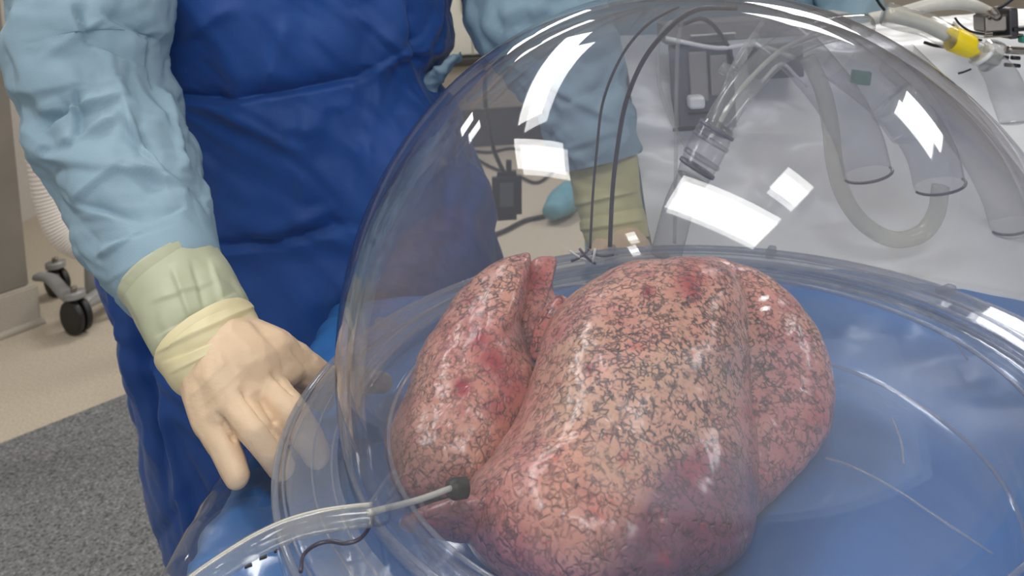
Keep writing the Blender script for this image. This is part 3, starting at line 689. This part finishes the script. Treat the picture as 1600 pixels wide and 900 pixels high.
# ---------------- worker 2 ----------------
p2 = empty('person', (.36, 1.62, 0), 'person behind the dome in pale blue gown, one arm reaching down to the tray', 'person')
s2, e2_, w2 = PY(905, -190, 1.36), PY(835, 10, 1.12), PY(962, 345, 1.03)
p2x = .36
body(p2x, 1.66, w2, e2_, s2, (p2x+.19, 1.66, 1.46), (p2x+.27, 1.60, 1.22), (p2x+.2, 1.45, 1.12), p2)
me = loft([(1.50, p2x-.12, p2x+.12, 1.67, .10), (1.46, p2x-.19, p2x+.19, 1.66, .13), (1.36, p2x-.235, p2x+.23, 1.66, .15), (1.1, p2x-.235, p2x+.24, 1.66, .16), (.8, p2x-.24, p2x+.26, 1.66, .18), (.3, p2x-.25, p2x+.28, 1.67, .2)], seg=120, n=14)
displace(me, lambda P: fold(P, 7, 71, n=5)*.011+fold(P, 20, 72)*.003)
obj('gown', me, m_sleeve, p2)['label'] = 'pale blue surgical gown'
sleeve([s2+np.array([.06, .06, .02]), s2, PY(850, -80, 1.22), PY(838, 0, 1.13), PY(880, 100, 1.09), PY(918, 180, 1.065), PY(938, 255, 1.05)], [.09, .10, .10, .098, .075, .062, .052],
       [(850, 130, 960, 190, 10, .008), (880, 160, 970, 130, 10, -.008), (890, 230, 970, 200, 9, .007), (780, 30, 860, 10, 10, .010), (820, 50, 900, 20, 10, -.008)], p2, 75, amp=1.2, seg=140, n=18)['label'] = 'pale blue crumpled sleeve seen through the dome'
sleeve([(p2x+.16, 1.66, 1.45), (p2x+.21, 1.65, 1.42), (p2x+.28, 1.6, 1.22), (p2x+.21, 1.46, 1.13)], [.09, .08, .065, .05], [], p2, 78, seg=60, n=10)
c_ = cufft([PY(940, 248, 1.052), PY(943, 262, 1.05), PY(950, 310, 1.04), PY(962, 360, 1.02), PY(970, 385, 1.01)], [.046, .0455, .042, .041, .037],
           [(900, 320, 990, 300, 6, .004), (900, 345, 1000, 325, 5, -.004), (905, 360, 1000, 345, 5, .004)], mat('olive_latex', (196, 190, 140), rough=.5), 'glove_cuff', p2, 81)
c_['label'] = 'olive cream latex cuff'
ch2 = [[(PY(962, 372, 1.02), .03), (PY(985, 392, .985), .026), (PY(1000, 402, .955), .018)]]
for k, (ex, ey, ed) in enumerate(((1035, 400, .925), (1018, 405, .915), (1000, 412, .915), (980, 415, .92))):
    ch2.append([(PY(975+8*(3-k), 388, .99), .015), (PY((975+ex)/2, (395+ey)/2, .955), .011), (PY(ex, ey, ed), .009)])
ch2.append([(PY(950, 375, 1.02), .018), (PY(935, 395, .98), .012), (PY(930, 408, .95), .010)])
capsules('glove_hand', ch2, .003, m_glove, p2, smooth=5)['label'] = 'cream latex gloved hand behind the tray rim'
lathe('cap', [(.115, 0), (.118, .03), (.112, .08), (.08, .125), (.03, .145), (.001, .148)], (p2x, 1.65, 1.66), m_sleeve, p2, seg=40)
lathe('mask', [(.06, -.05), (.098, -.02), (.105, .02), (.10, .03)], (p2x, 1.63, 1.60), m_sleeve, p2, seg=40)
shoe(p2x-.1, 1.66, p2); shoe(p2x+.1, 1.66, p2)

# ---------------- draped cart behind ----------------
ct = empty('perfusion_cart', (.85, 1.3, 0), 'wheeled equipment cart under the pale grey sheet behind the dome at right', 'cart')
zt = float(PY(1250, 70, 1.25)[2])
xl = float(PY(1000, 300, 1.10)[0])
box('body', (xl+.05, 1.16, .12), (1.7, 1.42, zt-.03), m_grey, ct, bev=.01)
for lx in (xl+.09, 1.64):
    for ly in (1.2, 1.38):
        V, F = sweep([(lx-.015, ly, .06), (lx+.015, ly, .06)], .06, seg=24, n=1); obj('wheel', mesh('w', V, F), m_black, ct)
# sheet: slopes from the table's back edge up over the cart
us = np.linspace(xl, 1.75, 190); prof = catmull([(.958, TZ-.016), (.962, TZ+.002), (.99, TZ+.006), (1.05, TZ+.05), (1.10, 1.08), (1.13, zt-.05), (1.17, zt+.004), (1.3, zt+.01), (1.43, zt), (1.44, zt-.1)], 14)
V = [(x, p[0]-min(max(x-.37, 0)*.8, .22)*float(sstep(1.06-p[0], 0, .07)), p[1]) for p in prof for x in us]; nu = len(us)
F = [(j*nu+i, j*nu+i+1, (j+1)*nu+i+1, (j+1)*nu+i) for j in range(len(prof)-1) for i in range(nu-1)]
me = mesh('sh', V, F); bm = bmesh.new(); bm.from_mesh(me); bmesh.ops.recalc_face_normals(bm, faces=bm.faces); bm.to_mesh(me); bm.free()
displace(me, lambda P: (fold(P, 9, 91, n=5)*.007+fold(P, 26, 92, n=5)*.0022+creases(P, [(1000, 205, 1300, 215, 8, .004), (1150, 380, 1320, 200, 12, .005), (1220, 370, 1290, 250, 10, .005), (1300, 440, 1420, 380, 10, .005), (1480, 440, 1600, 260, 14, .004), (1330, 410, 1400, 330, 9, .004)]))*np.clip((P[:, 2]-TZ)/.03, .15, 1))
tag(obj('plastic_sheet', me, m_sheet), 'pale grey creased plastic sheet spread over the cart behind the dome', 'sheet')
# dark instrument bay at the upper back (seen through the dome top)
ib = empty('pump_unit', PY(1100, 210, 1.24), 'dark grey pump unit with a pale knob on the cart behind the dome', 'pump')
def fbox(name, x0, y0, x1, y1, d, t, m, parent, bev=.002):
    """upright slab on the cart spanning the given sight lines at distance d"""
    a = PY(x0, y1, d); b = PY(x1, y0, d); lo = np.minimum(a, b); hi = np.maximum(a, b)
    return box(name, (lo[0], d, lo[2]), (hi[0], d+t, hi[2]), m, parent, bev=bev)
m_pump = mat('pump_grey', (92, 94, 100), rough=.4, var=.1, scale=40)
m_pump2 = mat('pump_taupe', (140, 136, 134), rough=.45, var=.06)
fbox('body', 1062, 70, 1145, 205, 1.085, .05, m_pump, ib)
fbox('side_panel', 1080, 80, 1104, 160, 1.078, .006, m_pump2, ib)
fbox('side_panel', 1112, 85, 1136, 150, 1.078, .006, m_pump2, ib)
fbox('top_panel', 1040, 20, 1330, 70, 1.09, .06, m_pump2, ib)
fbox('knob', 1078, 150, 1102, 172, 1.062, .02, m_white, ib, bev=.004)
fbox('slot', 1076, 174, 1118, 180, 1.080, .004, m_black, ib, bev=.0005)
fbox('slot', 1052, 198, 1090, 206, 1.080, .004, m_black, ib, bev=.0005)
fbox('handle', 1080, 52, 1150, 56, 1.08, .008, m_white, ib, bev=.001)
fbox('pump_block', 1185, 72, 1255, 125, 1.09, .05, m_pump, ib)
tube('cable', [PY(1190, 128, 1.08), PY(1220, 100, 1.075), PY(1245, 120, 1.08), PY(1262, 135, 1.08)], .0022, m_white, ib)
tube('cable', [PY(1040, 60, 1.08), PY(1120, 75, 1.075), PY(1180, 70, 1.08), PY(1240, 90, 1.08)], .003, m_white, ib)
tube('cable', [PY(1060, 40, 1.08), PY(1100, 30, 1.07), PY(1130, 60, 1.075), PY(1150, 110, 1.08)], .003, m_blackg, ib)
# small notes of hardware printed dark on the cart top right
rk = empty('rail_clamp', PY(1568, 45, 1.05), 'brushed steel rail clamp with black lever at the top right', 'clamp')
zr = PY(1568, 45, 1.05)
fbox('clamp_block', 1540, 22, 1576, 52, 1.05, .03, m_rail, rk, bev=.003)
fbox('jaw', 1578, 12, 1592, 62, 1.045, .04, mat('dark_steel', (78, 76, 80), rough=.35, metal=.7), rk, bev=.003)
fbox('base_plate', 1538, 53, 1600, 60, 1.045, .04, m_rail, rk, bev=.001)
tube('pivot_pin', [PY(1548, 14, 1.04), PY(1554, 22, 1.038), PY(1558, 26, 1.045)], .006, m_rail, rk)
tube('lever', [PY(1560, 13, 1.05), PY(1572, 6, 1.045), PY(1590, -8, 1.04), PY(1612, -25, 1.04)], .0022, m_blackg, rk)
fbox('lever_grip', 1585, 40, 1640, 50, 1.04, .02, m_black, rk)
fbox('green_button', 1597, 56, 1612, 68, 1.04, .01, m_greenp, rk)
tube('rail', [PY(1572, 78, 1.06), PY(1640, 82, 1.06), PY(1800, 90, 1.06)], .005, m_rail, rk)
for i, (x0, x1, y) in enumerate(((1562, 1575, 89), (1580, 1593, 90), (1570, 1580, 101), (1583, 1593, 102))):
    tube('screw_tip', [PY(x0, y, 1.06), PY(x1, y+1, 1.06)], .0026, m_blackg, rk, n=2)
# black and white twin leads
m_lead = [m_blackg, m_white]
lp = [(1490, 33), (1500, 45), (1515, 54), (1536, 58)]
for k, off in enumerate((-5, 0, 5)):
    t = tube('twin_lead' if k != 1 else 'white_lead', [PY(x+off*.4, y-off, 1.02+.002*k) for x, y in lp], .0016, m_lead[k % 2])
    tag(t, ['upper black lead ending at the steel clamp', 'white lead between two black leads at the steel clamp', 'lower black lead ending at the steel clamp'][k], 'cable')
tag(tube('black_lead', [PY(1365, -10, 1.0), PY(1373, 4, 1.0), PY(1382, 16, 1.0)], .0018, m_blackg), 'short black lead at the top edge right of the dome crown', 'cable')
tag(tube('black_lead', [PY(1444, 66, 1.03), PY(1460, 71, 1.03), PY(1478, 74, 1.03), PY(1520, 84, 1.04)], .0022, m_blackg), 'thin black lead passing under the yellow connector', 'cable')
tag(tube('black_lead', [PY(1497, 115, 1.08), PY(1507, 112, 1.078), PY(1517, 108, 1.08)], .0014, m_blackg), 'tiny black lead end on the pale sheet below the connectors', 'cable')
# tubes with yellow connector
tc1 = empty('breathing_tube', PY(1450, 45, 1.0), 'clear ridged tube with a bright yellow collar at the top right', 'tube')
tube('tube', [PY(1385, 22, 1.0), PY(1410, 30, 1.0), PY(1445, 38, 1.0), PY(1480, 56, 1.0), PY(1494, 64, 1.0)], .0150, m_tube, tc1, seg=28)
tube('tube_core', [PY(1385, 22, 1.003), PY(1440, 36, 1.003), PY(1480, 55, 1.003)], .009, mat('milky_tube', (205, 202, 192), rough=.35), tc1, seg=20)
tube('collar', [PY(1486, 60, 1.0), PY(1489, 61, 1.0), PY(1514, 72, 1.0), PY(1517, 73, 1.0)], [.0145, .0158, .0150, .0138], m_yellow, tc1, seg=32, n=2)
yc = empty('y_connector', PY(1545, 95, 1.0), 'clear plastic branching connector below the steel clamp', 'connector')
tube('inlet', [PY(1517, 74, 1.0), PY(1532, 84, 1.0), PY(1548, 98, 1.0)], [.011, .013, .015], m_tube, yc, seg=24)
tube('outlet', [PY(1548, 98, 1.0), PY(1565, 120, 1.0), PY(1576, 150, 1.0), PY(1584, 190, 1.0)], [.016, .019, .020, .016], m_tubeg, yc, seg=24)
tube('port', [PY(1548, 98, 1.0), PY(1552, 82, .995), PY(1556, 70, .99)], [.010, .011, .012], m_tube, yc, seg=20)
tube('ring', [PY(1532, 84, 1.0), PY(1535, 87, 1.0)], .017, m_white, yc, seg=24, n=2)
tag(tube('upper_hose', [PY(1360, 30, 1.1), PY(1410, 20, 1.08), PY(1460, 7, 1.07), PY(1510, 6, 1.07), PY(1545, 20, 1.08)], .0085, mat('cream_hose', (206, 204, 196), rough=.35)), 'slim cream hose arching along the top toward the steel clamp', 'tube')

# ---------------- tubes behind and inside the dome ----------------
vt = empty('ventilation_tube', PY(1110, 230, .86), 'thick clear ventilation tube rising from behind the lungs with a ribbed connector', 'tube')
tube('lower_tube', [PY(1040, 400, .80), PY(1048, 370, .80), PY(1062, 320, .81), PY(1082, 278, .82)], .0150, m_tubeg, vt, seg=28)
tube('upper_tube', [PY(1118, 205, .84), PY(1140, 165, .85), PY(1175, 120, .87), PY(1225, 75, .90), PY(1290, 48, .95), PY(1350, 40, 1.0)], .0150, m_tube, vt, seg=28)
tube('upper_tube_core', [PY(1118, 205, .845), PY(1140, 165, .855), PY(1175, 120, .875), PY(1225, 76, .905), PY(1290, 50, .955)], .0025, m_inner, vt, seg=16)
tube('connector', [PY(1082, 278, .82), PY(1096, 248, .83), PY(1112, 215, .84), PY(1122, 198, .845)], [.016, .0185, .019, .017], m_tubeg, vt, seg=28)
for t_ in (.1, .3, .7, .95):
    a = PY(1084+t_*36, 272-t_*70, .825+.015*t_); b = PY(1087+t_*36, 267-t_*70, .825+.015*t_)
    tube('connector_rib', [a, b], .0195, mat('smoky_rib', (96, 96, 112), rough=.3), vt, seg=28, n=1) if t_ in (.1, .95) else tube('connector_rib', [a, b], .0198, m_tubeg, vt, seg=28, n=1)
tube('side_arm', [PY(1112, 200, .83), PY(1122, 170, .83), PY(1132, 140, .835), PY(1152, 92, .85), PY(1196, 28, .87)], [.0042, .0036, .003, .0026, .002], m_tube, vt, seg=16)
tube('side_arm', [PY(1150, 108, .84), PY(1170, 75, .85), PY(1182, 55, .86)], .0035, m_tube, vt, seg=16)
tube('arm_joint', [PY(1133, 118, .83), PY(1141, 104, .832)], .0085, m_tube, vt, seg=20, n=2)
HA0, HA1 = 0, math.pi
hooks = [([(1195, 40), (1250, 85), (1305, 150), (1340, 215), (1356, 272)], .026, .92, 'leftmost of three wide clear hanging hoses, below the thick ventilation tube'),
         ([(1310, 90), (1375, 140), (1425, 190), (1455, 240), (1468, 290)], .027, .93, 'middle one of three wide clear hanging hoses, over the small loop'),
         ([(1400, 90), (1470, 160), (1530, 235), (1565, 300), (1582, 352)], .024, .96, 'rightmost of three wide clear hanging hoses, near the right picture edge')]
for pts, r, d, lab in hooks:
    t = empty('hanging_hose', PY(*pts[2], d), lab, 'tube', 'wide clear hoses')
    C_ = [PY(x, y, d) for x, y in pts]
    tube('hose', C_, r, m_tubeg, t, seg=32, cap=False)
    # dark cut end: a half ring
    T = C_[-1]-C_[-2]; T /= np.linalg.norm(T); u = np.cross(T, (0, 1, 0)); u /= np.linalg.norm(u); v = np.cross(T, u)
    rp = [C_[-1]+r*(math.cos(a)*u+math.sin(a)*v) for a in np.linspace(HA0, HA1, 18)]
    tube('cut_end', rp, .0016, mat('smoke_line', (72, 72, 84), rough=.25), t, n=2)
# milky band painting the highlight on the middle hose, and a green clip
tag(tube('highlight_band', [PY(1395, 160, .925), PY(1410, 175, .925), PY(1428, 200, .926)], .0285, clear('milky_clear', haze=.5, hcol=(.95, .95, .93)), seg=32, n=3), 'short milky white band painting the highlight on the middle wide hose', 'sleeve')
tag(obox('green_clip', PY(1345, 121, .93), [(1, 0, -.2), (0, 1, 0), (.2, 0, 1)], (.010, .005, .008), m_greenp), 'small green clip between the wide hoses', 'clip')
tag(tube('looped_tube', [PY(1262, 90, .95), PY(1285, 140, .95), PY(1298, 200, .94), PY(1303, 250, .94), PY(1318, 305, .94), PY(1350, 350, .94), PY(1395, 374, .94), PY(1438, 366, .94), PY(1462, 335, .94), PY(1470, 290, .94)], .0095, clear('loop_plastic', tint=(.86, .86, .82), haze=.3, hcol=(.84, .83, .76), edge=.8, edgecol=(.5, .5, .46)), seg=24), 'cream tinted clear tube hanging in a U loop behind the dome', 'tube')
def dome_back(px, py, R=.238):
    d = ray(px, py); oc = O-np.array(DC); b = oc@d; D = b*b-(oc@oc-R*R)
    return O+d*(-b+math.sqrt(max(D, 0)))
# two thin smoky lines running down to the rim clip
m_smoke = mat('smoky_line', (84, 84, 98), rough=.25)
sl = [([(1150, 12), (1090, 15), (1045, 45), (1005, 95), (978, 160), (965, 230), (957, 300), (953, 385)], .0022, 'darker thin smoky line curving down inside the dome to the rim clip'),
      ([(1060, 10), (1010, 40), (970, 90), (942, 160), (932, 240), (926, 310), (922, 388)], .0013, 'paler thin smoky line left of the dark one inside the dome')]
for k, (pts, r, lab) in enumerate(sl):
    n_ = len(pts); t = tube('thin_line', [dome_back(x, y) for x, y in pts], r, m_smoke)
    tag(t, lab, 'tube', 'thin lines')
sl2 = [([(1072, 12), (1060, 60), (1057, 140), (1056, 260), (1054, 380)], 'thin pale tube hanging straight behind the dome, right one'), ([(1052, 30), (1030, 60), (1030, 130), (1050, 190), (1078, 240)], 'thin pale tube bowing left behind the dome')]
for pts, lab in sl2: tag(tube('thin_tube', [PY(x, y, .93) for x, y in pts], .0022, m_tube), lab, 'tube', 'thin pale tubes')
# rim clip where the lines end
rc = empty('rim_clip', PY(915, 402, .80), 'small clear wire clip on the back rim between the lungs', 'clip')
for a, b in (((890, 392), (925, 408)), ((893, 408), (920, 390)), ((905, 388), (930, 412)), ((925, 396), (958, 398)), ((930, 388), (925, 412))):
    tube('wire', [PY(*a, .80), PY((a[0]+b[0])/2, (a[1]+b[1])/2+3, .797), PY(*b, .80)], .0013, m_smoke if a[0] % 2 else m_white, rc, seg=8, n=3)
# foot pedal and cables on the floor, teal item
fp = PY(792, 305, 2.2)
fd = empty('hanging_controller', fp, 'black box-shaped controller hanging on a cable beyond the dome', 'controller')
obox('housing', fp, [(1, 0, 0), (0, 1, 0), (.06, 0, 1)], (.040, .022, .066), m_black, fd, bev=.014)
obox('face', fp+np.array([0, -.021, .008]), [(1, 0, 0), (0, 1, 0), (.06, 0, 1)], (.02, .002, .034), m_pump, fd, bev=.002)
tube('cable', [PY(790, 275, 2.2), PY(772, 235, 2.2), PY(764, 190, 2.2), PY(758, 150, 2.2), PY(760, 40, 2.2), PY(770, -200, 2.2)], .006, m_blackg, fd)
tube('strain_relief', [PY(795, 272, 2.2), PY(795, 250, 2.2)], .008, m_black, fd)
def fz(x, y): p = PZ(x, y, .012); return p
tag(tube('floor_cable', [fz(760, 372), fz(790, 360), fz(820, 345), fz(850, 338), fz(900, 325), fz(960, 310)], .012, m_blackg), 'black cable lying on the beige floor beyond the dome, lower one', 'cable')
tag(tube('floor_cable', [fz(740, 245), fz(770, 262), fz(810, 275), fz(840, 285), fz(870, 265), fz(900, 262)], .009, m_blackg), 'thin dark cable winding on the floor beyond the dome, upper one', 'cable')
tag(tube('floor_cable', [fz(700, 170+60), fz(760, 238), fz(800, 232), fz(850, 240)], .011, m_blackg), 'dark cable at the foot of the far cabinets', 'cable')
tl = PZ(882, 338, 0); V, F = sweep([tl+np.array([-.07, -.14, .07]), tl+np.array([0, 0, .08]), tl+np.array([.05, .14, .09])], [.05, .085, .07], seg=28, n=8, flat=.8)
tag(obj('shoe_cover', mesh('s', V, F), m_tealp), 'teal shoe cover on the floor beyond the dome', 'shoe cover')
